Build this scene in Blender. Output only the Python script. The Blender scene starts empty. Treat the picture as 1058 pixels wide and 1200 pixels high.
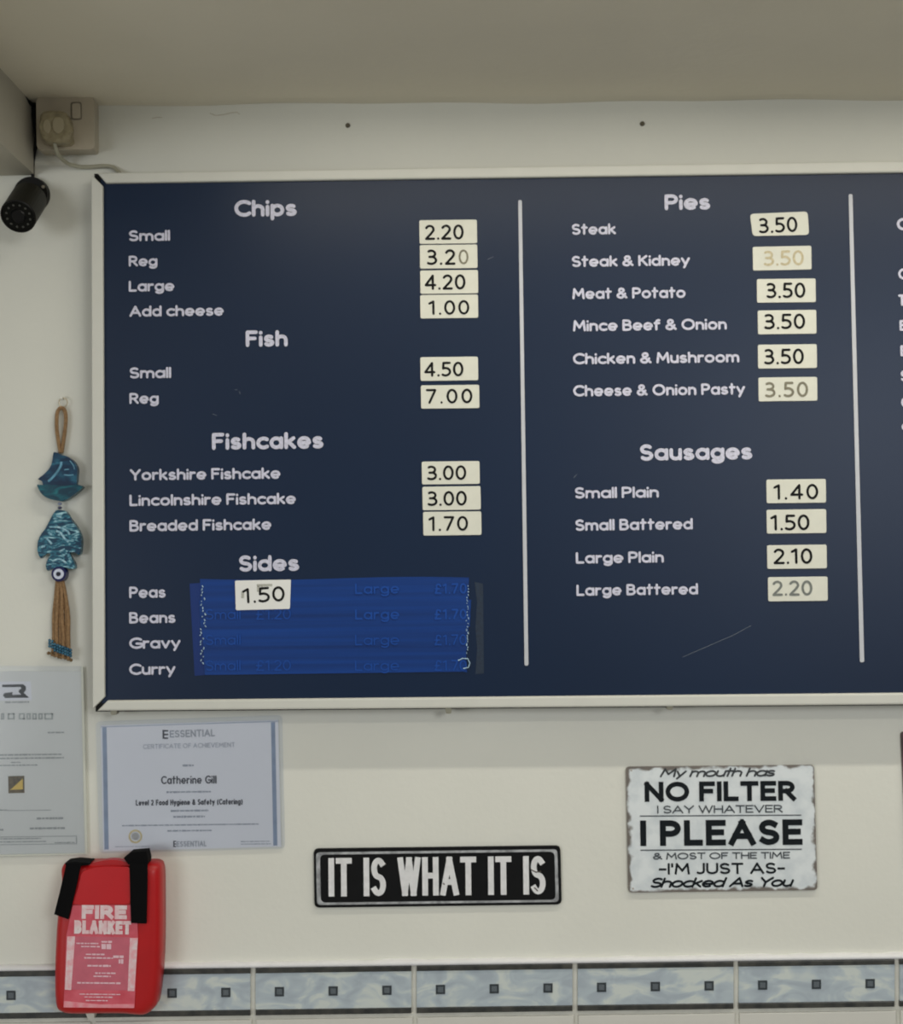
import bpy, bmesh, math, random
from mathutils import Vector, Matrix
random.seed(7)
S = bpy.context.scene
COL = S.collection

# ---------------------------------------------------------------- camera
F = 1700.0; W, H = 1058.0, 1200.0
CAM = Vector((0.0, -2.26, 1.685)); PITCH = math.radians(1.95); ROLL = 0.0135
FWD = Vector((0, math.cos(PITCH), math.sin(PITCH)))
U0 = Vector((0, -math.sin(PITCH), math.cos(PITCH))); X0 = Vector((1, 0, 0))
RIGHT = X0 * math.cos(ROLL) - U0 * math.sin(ROLL)
UP = X0 * math.sin(ROLL) + U0 * math.cos(ROLL)
cd = bpy.data.cameras.new('camera'); cam = bpy.data.objects.new('camera', cd); COL.objects.link(cam)
cd.sensor_fit = 'VERTICAL'; cd.sensor_height = 24.0; cd.lens = F / H * 24.0; cd.clip_start = 0.01
cd.dof.use_dof = True; cd.dof.focus_distance = 2.0; cd.dof.aperture_fstop = 2.1    # hand-held phone, focused a touch short of the wall
m3 = Matrix((RIGHT, UP, -FWD)).transposed()
cam.matrix_world = Matrix.Translation(CAM) @ m3.to_4x4()
S.camera = cam

# ---------------------------------------------------------------- world, lamps, exposure
S.view_settings.view_transform = 'Standard'; S.view_settings.look = 'None'
S.view_settings.gamma = 1.0; S.view_settings.use_curve_mapping = False
S.view_settings.exposure = -0.08
wd = bpy.data.worlds.new('room_light'); S.world = wd; wd.use_nodes = True
bgn = wd.node_tree.nodes['Background']
bgn.inputs[0].default_value = (0.93, 0.97, 1.0, 1); bgn.inputs[1].default_value = 0.15

def area(name, loc, target, sx, sy, power, color):
    l = bpy.data.lights.new(name, 'AREA'); l.shape = 'RECTANGLE'; l.size = sx; l.size_y = sy
    l.energy = power; l.color = color
    o = bpy.data.objects.new(name, l); COL.objects.link(o); o.location = loc
    o.rotation_euler = (Vector(target) - Vector(loc)).to_track_quat('-Z', 'Y').to_euler()
    return o
area('near_ceiling_tube', (0.80, -0.465, 2.392), (0.80, -0.465, 0), 2.3, 0.026, 9.6, (1.0, 0.95, 0.84))
area('far_ceiling_tube', (0.2, -1.55, 2.38), (0.2, -1.55, 0), 2.6, 0.03, 6.5, (1.0, 0.95, 0.86))
area('shop_window', (-3.7, -5.4, 1.3), (0.1, 0, 1.3), 2.2, 1.7, 66.0, (0.95, 0.975, 1.0))
area('board_sheen_light', (2.3, -5.4, 2.75), (0.5, 0, 1.9), 1.5, 1.2, 62.0, (0.97, 0.985, 1.0))  # unseen bright source, added for the sheen on the board's right side

# ---------------------------------------------------------------- helpers
def P(px, py, y=0.0):                      # a photographed point onto the vertical plane at depth y
    r = FWD + RIGHT * ((px - W / 2) / F) - UP * ((py - H / 2) / F)
    return CAM + r * ((y - CAM.y) / r.y)

def lin(c): c /= 255.0; return c / 12.92 if c <= 0.04045 else ((c + 0.055) / 1.055) ** 2.4
def col(r, g, b, L=0.6): return tuple(min(0.88, lin(v) / L) for v in (r, g, b)) + (1,)

MATS = {}
def mat(name, rgb, rough=0.5, var=0.0, vscale=20, bump=0.0, bscale=200, metal=0.0, spec=0.5, rgb2=None, coat=0.0, L=0.6):
    if name in MATS: return MATS[name]
    m = bpy.data.materials.new(name); m.use_nodes = True; nt = m.node_tree; b = nt.nodes['Principled BSDF']
    c = col(*rgb, L=L)
    b.inputs['Base Color'].default_value = c; b.inputs['Roughness'].default_value = rough
    b.inputs['Metallic'].default_value = metal; b.inputs['Specular IOR Level'].default_value = spec
    b.inputs['Coat Weight'].default_value = coat; b.inputs['Coat Roughness'].default_value = 0.15
    tc = nt.nodes.new('ShaderNodeTexCoord')
    if var or rgb2:
        n = nt.nodes.new('ShaderNodeTexNoise'); n.inputs['Scale'].default_value = vscale; n.inputs['Detail'].default_value = 5
        nt.links.new(tc.outputs['Object'], n.inputs['Vector'])
        cr = nt.nodes.new('ShaderNodeValToRGB'); cr.color_ramp.elements[0].position = 0.35; cr.color_ramp.elements[1].position = 0.65
        if rgb2: c2 = col(*rgb2, L=L)
        else: c2 = tuple(max(0, v * (1 - var)) for v in c[:3]) + (1,)
        cr.color_ramp.elements[0].color = c2; cr.color_ramp.elements[1].color = c
        nt.links.new(n.outputs['Fac'], cr.inputs[0]); nt.links.new(cr.outputs[0], b.inputs['Base Color'])
    if bump:
        n2 = nt.nodes.new('ShaderNodeTexNoise'); n2.inputs['Scale'].default_value = bscale; n2.inputs['Detail'].default_value = 4
        nt.links.new(tc.outputs['Object'], n2.inputs['Vector'])
        bp = nt.nodes.new('ShaderNodeBump'); bp.inputs['Strength'].default_value = bump; bp.inputs['Distance'].default_value = 0.002
        nt.links.new(n2.outputs['Fac'], bp.inputs['Height']); nt.links.new(bp.outputs[0], b.inputs['Normal'])
    MATS[name] = m; return m

def film(name, rough=0.12, fac=0.06, tint=(0.97, 0.98, 1.0), bump=0.25, bscale=22):   # clear plastic sheet
    m = bpy.data.materials.new(name); m.use_nodes = True; nt = m.node_tree; nt.nodes.clear()
    out = nt.nodes.new('ShaderNodeOutputMaterial'); mix = nt.nodes.new('ShaderNodeMixShader')
    tr = nt.nodes.new('ShaderNodeBsdfTransparent'); tr.inputs[0].default_value = (*tint, 1)
    gl = nt.nodes.new('ShaderNodeBsdfGlossy'); gl.inputs['Roughness'].default_value = rough
    lw = nt.nodes.new('ShaderNodeFresnel'); lw.inputs['IOR'].default_value = 1.45
    ad = nt.nodes.new('ShaderNodeMath'); ad.operation = 'ADD'; ad.inputs[1].default_value = fac
    tc = nt.nodes.new('ShaderNodeTexCoord'); n = nt.nodes.new('ShaderNodeTexNoise'); n.inputs['Scale'].default_value = bscale
    bp = nt.nodes.new('ShaderNodeBump'); bp.inputs['Strength'].default_value = bump; bp.inputs['Distance'].default_value = 0.01
    L = nt.links.new
    L(tc.outputs['Object'], n.inputs['Vector']); L(n.outputs['Fac'], bp.inputs['Height']); L(bp.outputs[0], gl.inputs['Normal'])
    L(lw.outputs[0], ad.inputs[0]); L(ad.outputs[0], mix.inputs[0]); L(tr.outputs[0], mix.inputs[1]); L(gl.outputs[0], mix.inputs[2])
    L(mix.outputs[0], out.inputs[0]); return m

STUFF = {'scratch', 'crinkled_edge', 'small_print', 'title_lettering', 'smudge', 'plaster_crack', 'chip_mark', 'glaze_streak'}   # specks and illegible print, too small to pick apart
def wpos(o):
    v = Vector((0, 0, 0))
    while o: v += o.location; o = o.parent
    return v
def mk(name, bm, m, parent=None, loc=None, smooth=False):    # verts come in world space
    me = bpy.data.meshes.new(name)
    base = wpos(parent) if parent else (Vector(loc) if loc is not None else Vector((0, 0, 0)))
    bmesh.ops.translate(bm, verts=bm.verts, vec=-base)
    bmesh.ops.recalc_face_normals(bm, faces=bm.faces)
    for f in bm.faces: f.smooth = smooth
    bm.to_mesh(me); bm.free()
    for mm in (m if isinstance(m, (list, tuple)) else [m]): me.materials.append(mm)
    o = bpy.data.objects.new(name, me); COL.objects.link(o)
    if parent: o.parent = parent
    else: o.location = base
    if name in STUFF: o['kind'] = 'stuff'
    return o
def thing(name, label, cat, loc, group=None):
    o = bpy.data.objects.new(name, None); COL.objects.link(o); o.location = loc; o.empty_display_size = 0.02
    o['label'] = label; o['category'] = cat
    if group: o['group'] = group
    return o
def tag(o, label, cat, group=None):
    o['label'] = label; o['category'] = cat
    if group: o['group'] = group
    return o
def struct(o): o['kind'] = 'structure'; return o

def prism(bm, pts, y0, y1, bev=0.0, seg=2):
    """pts: world (x,z) outline; front at y0 (towards the viewer), back at y1; bevel on the front rim"""
    n = len(pts)
    f = [bm.verts.new((p[0], y0, p[1])) for p in pts]; b = [bm.verts.new((p[0], y1, p[1])) for p in pts]
    ff = bm.faces.new(f); bm.faces.new(b[::-1])
    for i in range(n): bm.faces.new((f[i], b[i], b[(i + 1) % n], f[(i + 1) % n]))
    if bev: bmesh.ops.bevel(bm, geom=list(ff.edges), offset=bev, segments=seg, profile=0.5, affect='EDGES', clamp_overlap=True)
def xz(pxpts, y): return [(P(a, b, y).x, P(a, b, y).z) for a, b in pxpts]
def slab(name, pxpts, y0, y1, m, parent=None, bev=0.0, seg=2, loc=None, smooth=False):
    bm = bmesh.new(); prism(bm, xz(pxpts, y0), y0, y1, bev, seg); return mk(name, bm, m, parent, loc, smooth)
def box(bm, a, b):
    r = bmesh.ops.create_cube(bm, size=1)
    for v in r['verts']:
        v.co = Vector([(a[i] + b[i]) / 2 + v.co[i] * (b[i] - a[i]) for i in range(3)])
    return r['verts']
def rquad(c4, r, n=4):                      # rounded quad in pixels: TL TR BR BL
    out = []
    for i in range(4):
        p = Vector(c4[i]); a = Vector(c4[i - 1]); b = Vector(c4[(i + 1) % 4])
        pa = p + (a - p).normalized() * r; pb = p + (b - p).normalized() * r
        for k in range(n + 1):
            t = k / n; out.append(tuple((1 - t) ** 2 * pa + 2 * t * (1 - t) * p + t * t * pb))
    return out
def smooth_closed(pts, n=4):                # Catmull-Rom through a closed pixel outline
    out = []; N = len(pts)
    for i in range(N):
        p0, p1, p2, p3 = (Vector(pts[(i + k - 1) % N]) for k in range(4))
        for k in range(n):
            t = k / n
            out.append(tuple(0.5 * ((2 * p1) + (p2 - p0) * t + (2 * p0 - 5 * p1 + 4 * p2 - p3) * t * t + (3 * p1 - p0 - 3 * p2 + p3) * t ** 3)))
    return out
def tube(bm, pts, r, n=8, radii=None):
    pts = [Vector(p) for p in pts]; rings = []; up = Vector((0, -1, 0.1)).normalized()
    for i, p in enumerate(pts):
        d = (pts[min(i + 1, len(pts) - 1)] - pts[max(i - 1, 0)]).normalized()
        a = d.cross(up)
        if a.length < 1e-4: a = d.cross(Vector((1, 0, 0)))
        a.normalize(); b = d.cross(a).normalized(); rr = radii[i] if radii else r
        rings.append([bm.verts.new(p + a * rr * math.cos(2 * math.pi * k / n) + b * rr * math.sin(2 * math.pi * k / n)) for k in range(n)])
    for i in range(len(rings) - 1):
        for k in range(n): bm.faces.new((rings[i][k], rings[i][(k + 1) % n], rings[i + 1][(k + 1) % n], rings[i + 1][k]))
    bm.faces.new(rings[0][::-1]); bm.faces.new(rings[-1])
def spline(pts, n=6):
    out = []; N = len(pts)
    for i in range(N - 1):
        p0, p1, p2, p3 = (Vector(pts[min(max(i + k - 1, 0), N - 1)]) for k in range(4))
        for k in range(n):
            t = k / n
            out.append(0.5 * ((2 * p1) + (p2 - p0) * t + (2 * p0 - 5 * p1 + 4 * p2 - p3) * t * t + (3 * p1 - p0 - 3 * p2 + p3) * t ** 3))
    out.append(Vector(pts[-1])); return out
def cyl(bm, c, axis, r0, r1, h, n=24):
    axis = Vector(axis).normalized(); q = axis.to_track_quat('Z', 'Y').to_matrix().to_4x4()
    bmesh.ops.create_cone(bm, cap_ends=True, segments=n, radius1=r0, radius2=r1, depth=h,
                          matrix=Matrix.Translation(Vector(c) + axis * h / 2) @ q)

# ---------------------------------------------------------------- a stroked alphabet (cap height 1)
def A(cx, cy, rx, ry, a0, a1, n=None):
    n = n or max(4, int(abs(a1 - a0) / 22))
    return [(cx + rx * math.cos(math.radians(a0 + (a1 - a0) * k / n)), cy + ry * math.sin(math.radians(a0 + (a1 - a0) * k / n))) for k in range(n + 1)]
x = 0.68
G = {
 'A': (.74, [[(0,0),(.37,1)],[(.37,1),(.74,0)],[(.13,.32),(.61,.32)]]),
 'B': (.56, [[(0,0),(0,1)],[(0,1),(.28,1)]+A(.28,.77,.22,.23,90,-90)+[(0,.54)],[(0,.54),(.3,.54)]+A(.3,.27,.26,.27,90,-90)+[(0,0)]]),
 'C': (.7, [A(.44,.5,.44,.5,48,312)]),
 'D': (.66, [[(0,0),(0,1)],[(0,1),(.22,1)]+A(.22,.5,.44,.5,90,-90)+[(0,0)]]),
 'E': (.5, [[(0,0),(0,1)],[(0,1),(.5,1)],[(0,.52),(.44,.52)],[(0,0),(.5,0)]]),
 'F': (.5, [[(0,0),(0,1)],[(0,1),(.5,1)],[(0,.52),(.42,.52)]]),
 'G': (.76, [A(.46,.5,.46,.5,48,345)+[(.76,.45),(.45,.45)]]),
 'H': (.62, [[(0,0),(0,1)],[(.62,0),(.62,1)],[(0,.52),(.62,.52)]]),
 'I': (.0, [[(0,0),(0,1)]]),
 'J': (.38, [[(.38,1),(.38,.25)]+A(.15,.25,.23,.25,0,-130)]),
 'K': (.58, [[(0,0),(0,1)],[(.54,1),(.02,.46)],[(.18,.6),(.58,0)]]),
 'L': (.46, [[(0,1),(0,0)],[(0,0),(.46,0)]]),
 'M': (.82, [[(0,0),(.08,1)],[(.08,1),(.41,.3)],[(.41,.3),(.74,1)],[(.74,1),(.82,0)]]),
 'N': (.64, [[(0,0),(0,1)],[(0,1),(.64,0)],[(.64,0),(.64,1)]]),
 'O': (.86, [A(.43,.5,.43,.5,0,360,20)]),
 'P': (.54, [[(0,0),(0,1)],[(0,1),(.28,1)]+A(.28,.73,.26,.27,90,-90)+[(0,.46)]]),
 'R': (.58, [[(0,0),(0,1)],[(0,1),(.28,1)]+A(.28,.74,.26,.26,90,-90)+[(0,.48)],[(.26,.48),(.58,0)]]),
 'S': (.54, [A(.27,.75,.25,.25,40,270,10)[:-1]+A(.27,.25,.27,.25,90,-145,10)]),
 'T': (.6, [[(0,1),(.6,1)],[(.3,1),(.3,0)]]),
 'U': (.62, [[(0,1),(0,.31)]+A(.31,.31,.31,.31,180,360)+[(.62,1)]]),
 'V': (.68, [[(0,1),(.34,0)],[(.34,0),(.68,1)]]),
 'W': (1.0, [[(0,1),(.25,0)],[(.25,0),(.5,1)],[(.5,1),(.75,0)],[(.75,0),(1,1)]]),
 'Y': (.66, [[(0,1),(.33,.48)],[(.66,1),(.33,.48)],[(.33,.48),(.33,0)]]),
 'Z': (.56, [[(0,1),(.56,1)],[(.56,1),(0,0)],[(0,0),(.56,0)]]),
 '&': (.7, [[(.7,.02),(.2,.62)]+A(.31,.8,.18,.2,200,-20,8)+[(.14,.42)]+A(.26,.23,.26,.23,140,300,8)+[(.6,.44)]]),
 'a': (.56, [A(.28,x/2,.28,x/2,0,360,14),[(.56,x),(.56,0)]]),
 'b': (.56, [A(.28,x/2,.28,x/2,0,360,14),[(0,1),(0,0)]]),
 'c': (.48, [A(.31,x/2,.31,x/2,50,310)]),
 'd': (.56, [A(.28,x/2,.28,x/2,0,360,14),[(.56,1),(.56,0)]]),
 'e': (.58, [[(.03,x*.47),(.56,x*.47)]+A(.29,x/2,.29,x/2,5,308)]),
 'f': (.36, [[(.12,0),(.12,.78)]+A(.3,.8,.18,.2,180,75),[(0,x),(.34,x)]]),
 'g': (.56, [A(.28,x/2,.28,x/2,0,360,14),[(.56,x),(.56,-.05)]+A(.28,-.05,.28,.24,0,-145)]),
 'h': (.5, [[(0,0),(0,1)],[(0,.4)]+A(.25,.4,.25,.26,180,0)+[(.5,0)]]),
 'i': (.0, [[(0,0),(0,.6)],[(0,.93),(0,.96)]]),
 'k': (.46, [[(0,0),(0,1)],[(.42,x),(.02,.3)],[(.14,.4),(.46,0)]]),
 'l': (.0, [[(0,0),(0,1)]]),
 'm': (.84, [[(0,0),(0,x)],[(0,.4)]+A(.21,.4,.21,.26,180,0)+[(.42,0)],[(.42,.4)]+A(.63,.4,.21,.26,180,0)+[(.84,0)]]),
 'n': (.48, [[(0,0),(0,x)],[(0,.4)]+A(.24,.4,.24,.26,180,0)+[(.48,0)]]),
 'o': (.58, [A(.29,x/2,.29,x/2,0,360,14)]),
 'p': (.56, [A(.28,x/2,.28,x/2,0,360,14),[(0,x),(0,-.3)]]),
 'r': (.32, [[(0,0),(0,x)],[(0,.38)]+A(.24,.38,.24,.28,180,70)]),
 's': (.42, [A(.21,.5,.19,.165,40,270,8)[:-1]+A(.21,.17,.21,.165,90,-145,8)]),
 't': (.36, [[(.15,1),(.15,0)],[(0,x),(.36,x)]]),
 'u': (.48, [[(0,x),(0,.26)]+A(.24,.26,.24,.26,180,360),[(.48,x),(.48,0)]]),
 'v': (.5, [[(0,x),(.25,0)],[(.25,0),(.5,x)]]),
 'w': (.76, [[(0,x),(.2,0)],[(.2,0),(.38,x)],[(.38,x),(.57,0)],[(.57,0),(.76,x)]]),
 'y': (.52, [[(0,x),(.27,.02)],[(.52,x),(.16,-.3)]]),
 '0': (.5, [A(.25,.5,.25,.5,0,360,18)]),
 '1': (.3, [[(.22,0),(.22,1)],[(.22,1),(0,.84)]]),
 '2': (.48, [A(.23,.73,.23,.27,155,-20,8)+[(.34,.45),(0,0)],[(0,0),(.48,0)]]),
 '3': (.48, [A(.2,.76,.23,.24,130,-90,9),A(.2,.27,.28,.27,80,-130,9),[(.1,.53),(.24,.53)]]),
 '4': (.56, [[(.42,0),(.42,1)],[(.42,1),(0,.28)],[(0,.28),(.56,.28)]]),
 '5': (.46, [[(.44,1),(.06,1)],[(.06,1),(.04,.56)],[(.04,.56)]+A(.18,.3,.28,.3,95,-130,10)]),
 '7': (.48, [[(0,1),(.48,1)],[(.48,1),(.14,0)]]),
 '9': (.5, [A(.25,.7,.25,.3,0,360,14),[(.5,.7),(.44,.25),(.16,0)]]),
 '.': (.0, [[(0,0),(0,.015)]]),
 '-': (.34, [[(0,.45),(.34,.45)]]),
 "'": (.0, [[(0,.78),(0,1)]]),
 '(': (.2, [A(.4,.4,.4,.65,130,230)]), ')': (.2, [A(-.2,.4,.4,.65,50,-50)]),
 '\u00a3': (.5, [A(.3,.76,.18,.24,10,180,6)+[(.14,.3),(0,0)],[(0,0),(.5,0)],[(0,.48),(.36,.48)]]),
 '\u0292': (.5, [[(0,1),(.55,1)],[(.55,1),(.12,.55),(.0,.2),(.2,0),(.6,0)]]),
}
def strokes(txt, width, hgt, r, track=.1, shear=0.0, space=.34):
    gaps = 0; ws = 0; n = len(txt); sc = 1.0
    for i, ch in enumerate(txt):
        if ch == ' ': gaps += space * hgt; continue
        ws += G[ch][0] * hgt
        if i < n - 1: gaps += 2 * r + track * hgt
    avail = width - 2 * r - shear * hgt
    if ws > 0:
        sc = (avail - gaps) / ws
        if sc < .45: gs = (avail - .45 * ws) / max(gaps, 1e-6); sc = .45
        else: gs = 1.0
    else: gs = 1.0
    u = r; out = []; h = hgt - 2 * r
    for i, ch in enumerate(txt):
        if ch == ' ': u += space * hgt * gs; continue
        w, ls = G[ch]
        for l in ls:
            out.append([(u + a * hgt * sc + shear * b * h, r + b * h) for a, b in l])
        u += w * hgt * sc + (2 * r + track * hgt) * gs
    return out
def stroke_bm(bm, lines, O, U, V, r, cap='round', off=Vector((0, 0, 0))):
    cnt = [0]
    def face(ps):                          # ink laid stroke over stroke, each a few microns proud of the last
        cnt[0] = (cnt[0] + 1) % 60; dy = Vector((0, -6e-6 * cnt[0], 0))
        bm.faces.new([bm.verts.new(O + U * p[0] + V * p[1] + off + dy) for p in ps])
    for l in lines:
        closed = len(l) > 4 and abs(l[0][0] - l[-1][0]) + abs(l[0][1] - l[-1][1]) < 1e-6
        for i in range(len(l) - 1):
            a = Vector(l[i]); b = Vector(l[i + 1]); d = b - a
            if d.length < 1e-7: continue
            d.normalize(); nrm = Vector((-d.y, d.x)) * r
            if cap == 'square' and not closed:
                if i == 0: a = a - d * r
                if i == len(l) - 2: b = b + d * r
            face((a + nrm, a - nrm, b - nrm, b + nrm))
        idx = range(len(l)) if cap == 'round' or closed else range(1, len(l) - 1)
        for i in idx:
            face([(l[i][0] + r * math.cos(t * math.pi / 4), l[i][1] + r * math.sin(t * math.pi / 4)) for t in range(8)])
def text(name, txt, x0, x1, top, base, y, m, parent, pen=.2, slope=-.0125, cap='round', track=.1, shear=0.0, space=.34):
    xm = (x0 + x1) / 2
    a = P(x0, base + slope * (x0 - xm), y); b = P(x1, base + slope * (x1 - xm), y)
    U = (b - a); wd_ = U.length; U.normalize(); V = Vector((-U.z, 0, U.x))
    hgt = abs(P(xm, top, y).z - P(xm, base, y).z); r = pen * hgt / 2
    bm = bmesh.new(); stroke_bm(bm, strokes(txt, wd_, hgt, r, track, shear, space), a, U, V, r, cap)
    return mk(name, bm, m, parent)
def bar(bm, x0, x1, yc, h, y, slope=-.0125):
    xm = (x0 + x1) / 2
    c = [P(x0, yc - h / 2 - slope * (xm - x0), y), P(x1, yc - h / 2 + slope * (x1 - xm), y), P(x1, yc + h / 2 + slope * (x1 - xm), y), P(x0, yc + h / 2 - slope * (xm - x0), y)]
    bm.faces.new([bm.verts.new(v) for v in c])
def print_line(bm, x0, x1, yc, h, y, seed, slope=-.0125):    # a line of print too small to read: uneven word-sized dashes
    rr = random.Random(seed); xx = x0
    while xx < x1 - 1:
        w = min(rr.uniform(2, 7), x1 - xx); bar(bm, xx, xx + w, yc + slope * (xx - (x0 + x1) / 2), h * rr.uniform(.7, 1), y, slope); xx += w + rr.uniform(.5, 1.1)

# ---------------------------------------------------------------- materials
M_wall = mat('wall_paint', (187, 187, 178), .55, var=.05, vscale=3.0, bump=.25, bscale=90)
M_ceil = mat('ceiling_paint', (192, 187, 172), .8, var=.04, vscale=4, bump=.3, bscale=60)
M_white_plastic = mat('white_plastic', (150, 142, 126), .35, bump=.05)
M_black = mat('black_plastic', (10, 10, 10), .5, spec=.3)
M_blackm = mat('black_gap', (8, 8, 8), .9)
M_floor = mat('floor_tile', (156, 152, 144), .6, var=.1)
M_navy = mat('navy_board', (4, 24, 48), .38, var=.10, vscale=2.5, bump=.03, bscale=30, spec=.36)
M_rail = mat('frame_rail', (174, 174, 166), .42, var=.03, vscale=30)
M_letter = mat('board_lettering', (176, 176, 190), .5, var=.22, vscale=260)
M_div = mat('divider_paint', (162, 164, 168), .45, var=.06, vscale=40)
M_label = mat('label_card', (182, 182, 170), .55, var=.04, vscale=60)
M_ink = mat('label_ink', (10, 10, 9), .6, spec=.2)
M_inkfade = mat('faded_ink', (110, 106, 88), .5, var=.3, vscale=300)
M_inkgrey = mat('grey_ink', (100, 104, 98), .5, var=.25, vscale=300)
M_tan = mat('rubbed_ink', (172, 162, 132), .6, var=.25, vscale=300)

# ---------------------------------------------------------------- the room
bm = bmesh.new(); box(bm, (-2.2, 0, 0), (2.4, .12, 2.62)); struct(mk('wall_back', bm, M_wall)); wall = bpy.data.objects['wall_back']
za = P(140, 123.6, 0); zb = P(1058, 116.6, 0)
def ceil_z(xx): return za.z + (xx - za.x) * (zb.z - za.z) / (zb.x - za.x)
bm = bmesh.new(); NX, NY = 120, 6; g = []
ys = [0, -.03, -.1, -.4, -1.5, -2.4]
for j in range(NY):
    g.append([bm.verts.new((-2.2 + 4.6 * i / NX, ys[j], ceil_z(-2.2 + 4.6 * i / NX) + (0.0012 * math.sin(i * .9) + .0012 * math.sin(i * .37 + 1) if j == 0 else 0))) for i in range(NX + 1)])
for j in range(NY - 1):
    for i in range(NX): bm.faces.new((g[j][i], g[j][i + 1], g[j + 1][i + 1], g[j + 1][i]))
top = [bm.verts.new(c) for c in ((-2.2, 0, 2.62), (2.4, 0, 2.62), (2.4, -2.4, 2.62), (-2.2, -2.4, 2.62))]; bm.faces.new(top)
struct(mk('ceiling', bm, M_ceil))
bm = bmesh.new(); box(bm, (-2.2, -4, -.05), (2.4, 0.12, 0)); struct(mk('floor', bm, M_floor))
# boxed-in bulkhead on the left
bx = P(41, 160, 0).x; bz = P(36, 205.5, 0).z
bm = bmesh.new(); vs = box(bm, (-1.6, -.75, bz), (bx, 0, 2.44))
struct(mk('trim_1', bm, mat('bulkhead_paint', (150, 146, 134), .7, var=.04, vscale=5, bump=.2, bscale=60)))
bm = bmesh.new(); box(bm, (-1.72, -.8, 0), (-1.6, 0, 2.44)); struct(mk('wall_left', bm, M_wall))
# hairline cracks and filler in the plaster above the board, small part of the wall
bm = bmesh.new()
for pts in ([(246,133),(253,135.5),(262,134.5),(270,132.5),(278,131.5),(281,134)], [(178,139),(184,137.5),(190,138)]):
    tube(bm, [P(a, b, 0.0004) for a, b in pts], .0007, 5)
mk('plaster_crack', bm, mat('crack', (150, 143, 124), .8), wall)

# painted bead above the tiles
def band_y(px, off): return 1133.5 + off - .0137 * (px - 390)
bm = bmesh.new(); n = 90; rows = []
prof = [(0, -3), (-.006, -2.2), (-.0095, -.5), (-.011, 1.0), (-.0095, 2.2), (0, 2.6)]
rb = random.Random(3); edge = [rb.uniform(-1.0, .8) for _ in range(n + 1)]
for i in range(n + 1):
    px = -120 + 1400 * i / n; r_ = []
    for k, (yy, off) in enumerate(prof):
        p = P(px, band_y(px, -4.0 + off * 1.5) + (edge[i] if k == 0 else edge[i] * .3 if k == 1 else 0), yy); r_.append(bm.verts.new(p))
    rows.append(r_)
for i in range(n):
    for k in range(len(prof) - 1): bm.faces.new((rows[i][k], rows[i + 1][k], rows[i + 1][k + 1], rows[i][k + 1]))
mk('caulk_bead', bm, mat('caulk', (200, 200, 192), .5, var=.06, vscale=40), wall, smooth=True)
# grout bed behind the tiles
bm = bmesh.new(); prism(bm, xz([(-300, band_y(-300, -1.5)), (1400, band_y(1400, -1.5)), (1400, 1420), (-300, 1440)], -.0055), -.0055, .0)
mk('grout', bm, mat('grout', (178, 177, 168), .85, var=.1, vscale=60, bump=.3, bscale=400), wall)

# border tiles
def marble():
    m = bpy.data.materials.new('marbled_glaze'); m.use_nodes = True; nt = m.node_tree; b = nt.nodes['Principled BSDF']; b.inputs['Roughness'].default_value = .25
    tc = nt.nodes.new('ShaderNodeTexCoord'); mp = nt.nodes.new('ShaderNodeMapping'); mp.inputs['Rotation'].default_value = (0, .7, 0); mp.inputs['Scale'].default_value = (1, 1, 2.0)
    n = nt.nodes.new('ShaderNodeTexNoise'); n.inputs['Scale'].default_value = 17; n.inputs['Detail'].default_value = 3; n.inputs['Distortion'].default_value = 1.2
    cr = nt.nodes.new('ShaderNodeValToRGB'); e = cr.color_ramp.elements
    e[0].position = .36; e[0].color = col(140, 149, 156); e[1].position = .62; e[1].color = col(170, 176, 172)
    k = e.new(.5); k.color = col(150, 160, 165)
    L = nt.links.new; L(tc.outputs['Object'], mp.inputs[0]); L(mp.outputs[0], n.inputs['Vector']); L(n.outputs['Fac'], cr.inputs[0]); L(cr.outputs[0], b.inputs['Base Color']); return m
M_marble = marble()
M_band = mat('black_glaze', (34, 36, 36), .35, rgb2=(56, 56, 52), vscale=60)
M_dot = mat('dot_glaze', (62, 70, 76), .35, rgb2=(88, 94, 98), vscale=900)
M_dotrim = mat('dot_rim', (40, 46, 50), .4)
M_wt = mat('white_glaze', (176, 175, 168), .25, var=.03, vscale=12)
tile0 = None
pitch = 188.8
def tile_at(k):
    xl = 299.3 + pitch * k; xr = xl + 182.7
    return xl, xr
def build_border(k):
    xl, xr = tile_at(k); f = lambda px, o: (px, band_y(px, o))
    t = slab('border_tile', [f(xl, 5.5), f(xr, 5.5), f(xr, 49.5), f(xl, 49.5)], -.0095, -.002, M_marble, wall, bev=.0006)
    for o0, o1 in ((0, 6.2), (48.8, 55.6)):
        slab('edge_band', [f(xl, o0), f(xr, o0), f(xr, o1), f(xl, o1)], -.0115, -.002, M_band, t, bev=.0015)
    for j in range(3):
        cx = xl + 28 + 63 * j; cy = band_y(cx, 28)
        d = slab('dot', [(cx - 5.4, cy - 5.4), (cx + 5.4, cy - 5.5), (cx + 5.4, cy + 5.4), (cx - 5.4, cy + 5.5)], -.0108, -.009, M_dotrim, t, bev=.0005)
        # inner facet of the dot is joined as a second slot
        b2 = bmesh.new(); b2.from_mesh(d.data)
        prism(b2, [(v[0], v[1]) for v in xz([(cx - 3.2, cy - 3.2), (cx + 3.2, cy - 3.2), (cx + 3.2, cy + 3.2), (cx - 3.2, cy + 3.2)], -.0112)], -.0112, -.0105, .0003)
        for fc in b2.faces:
            if all(v.co.y < -.01045 for v in fc.verts) and all(abs(v.co.x - P(cx, cy, -.0112).x) < .0045 for v in fc.verts): fc.material_index = 1
        b2.to_mesh(d.data); b2.free(); d.data.materials.append(M_dot)
for k in range(-2, 6): build_border(k)
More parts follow.
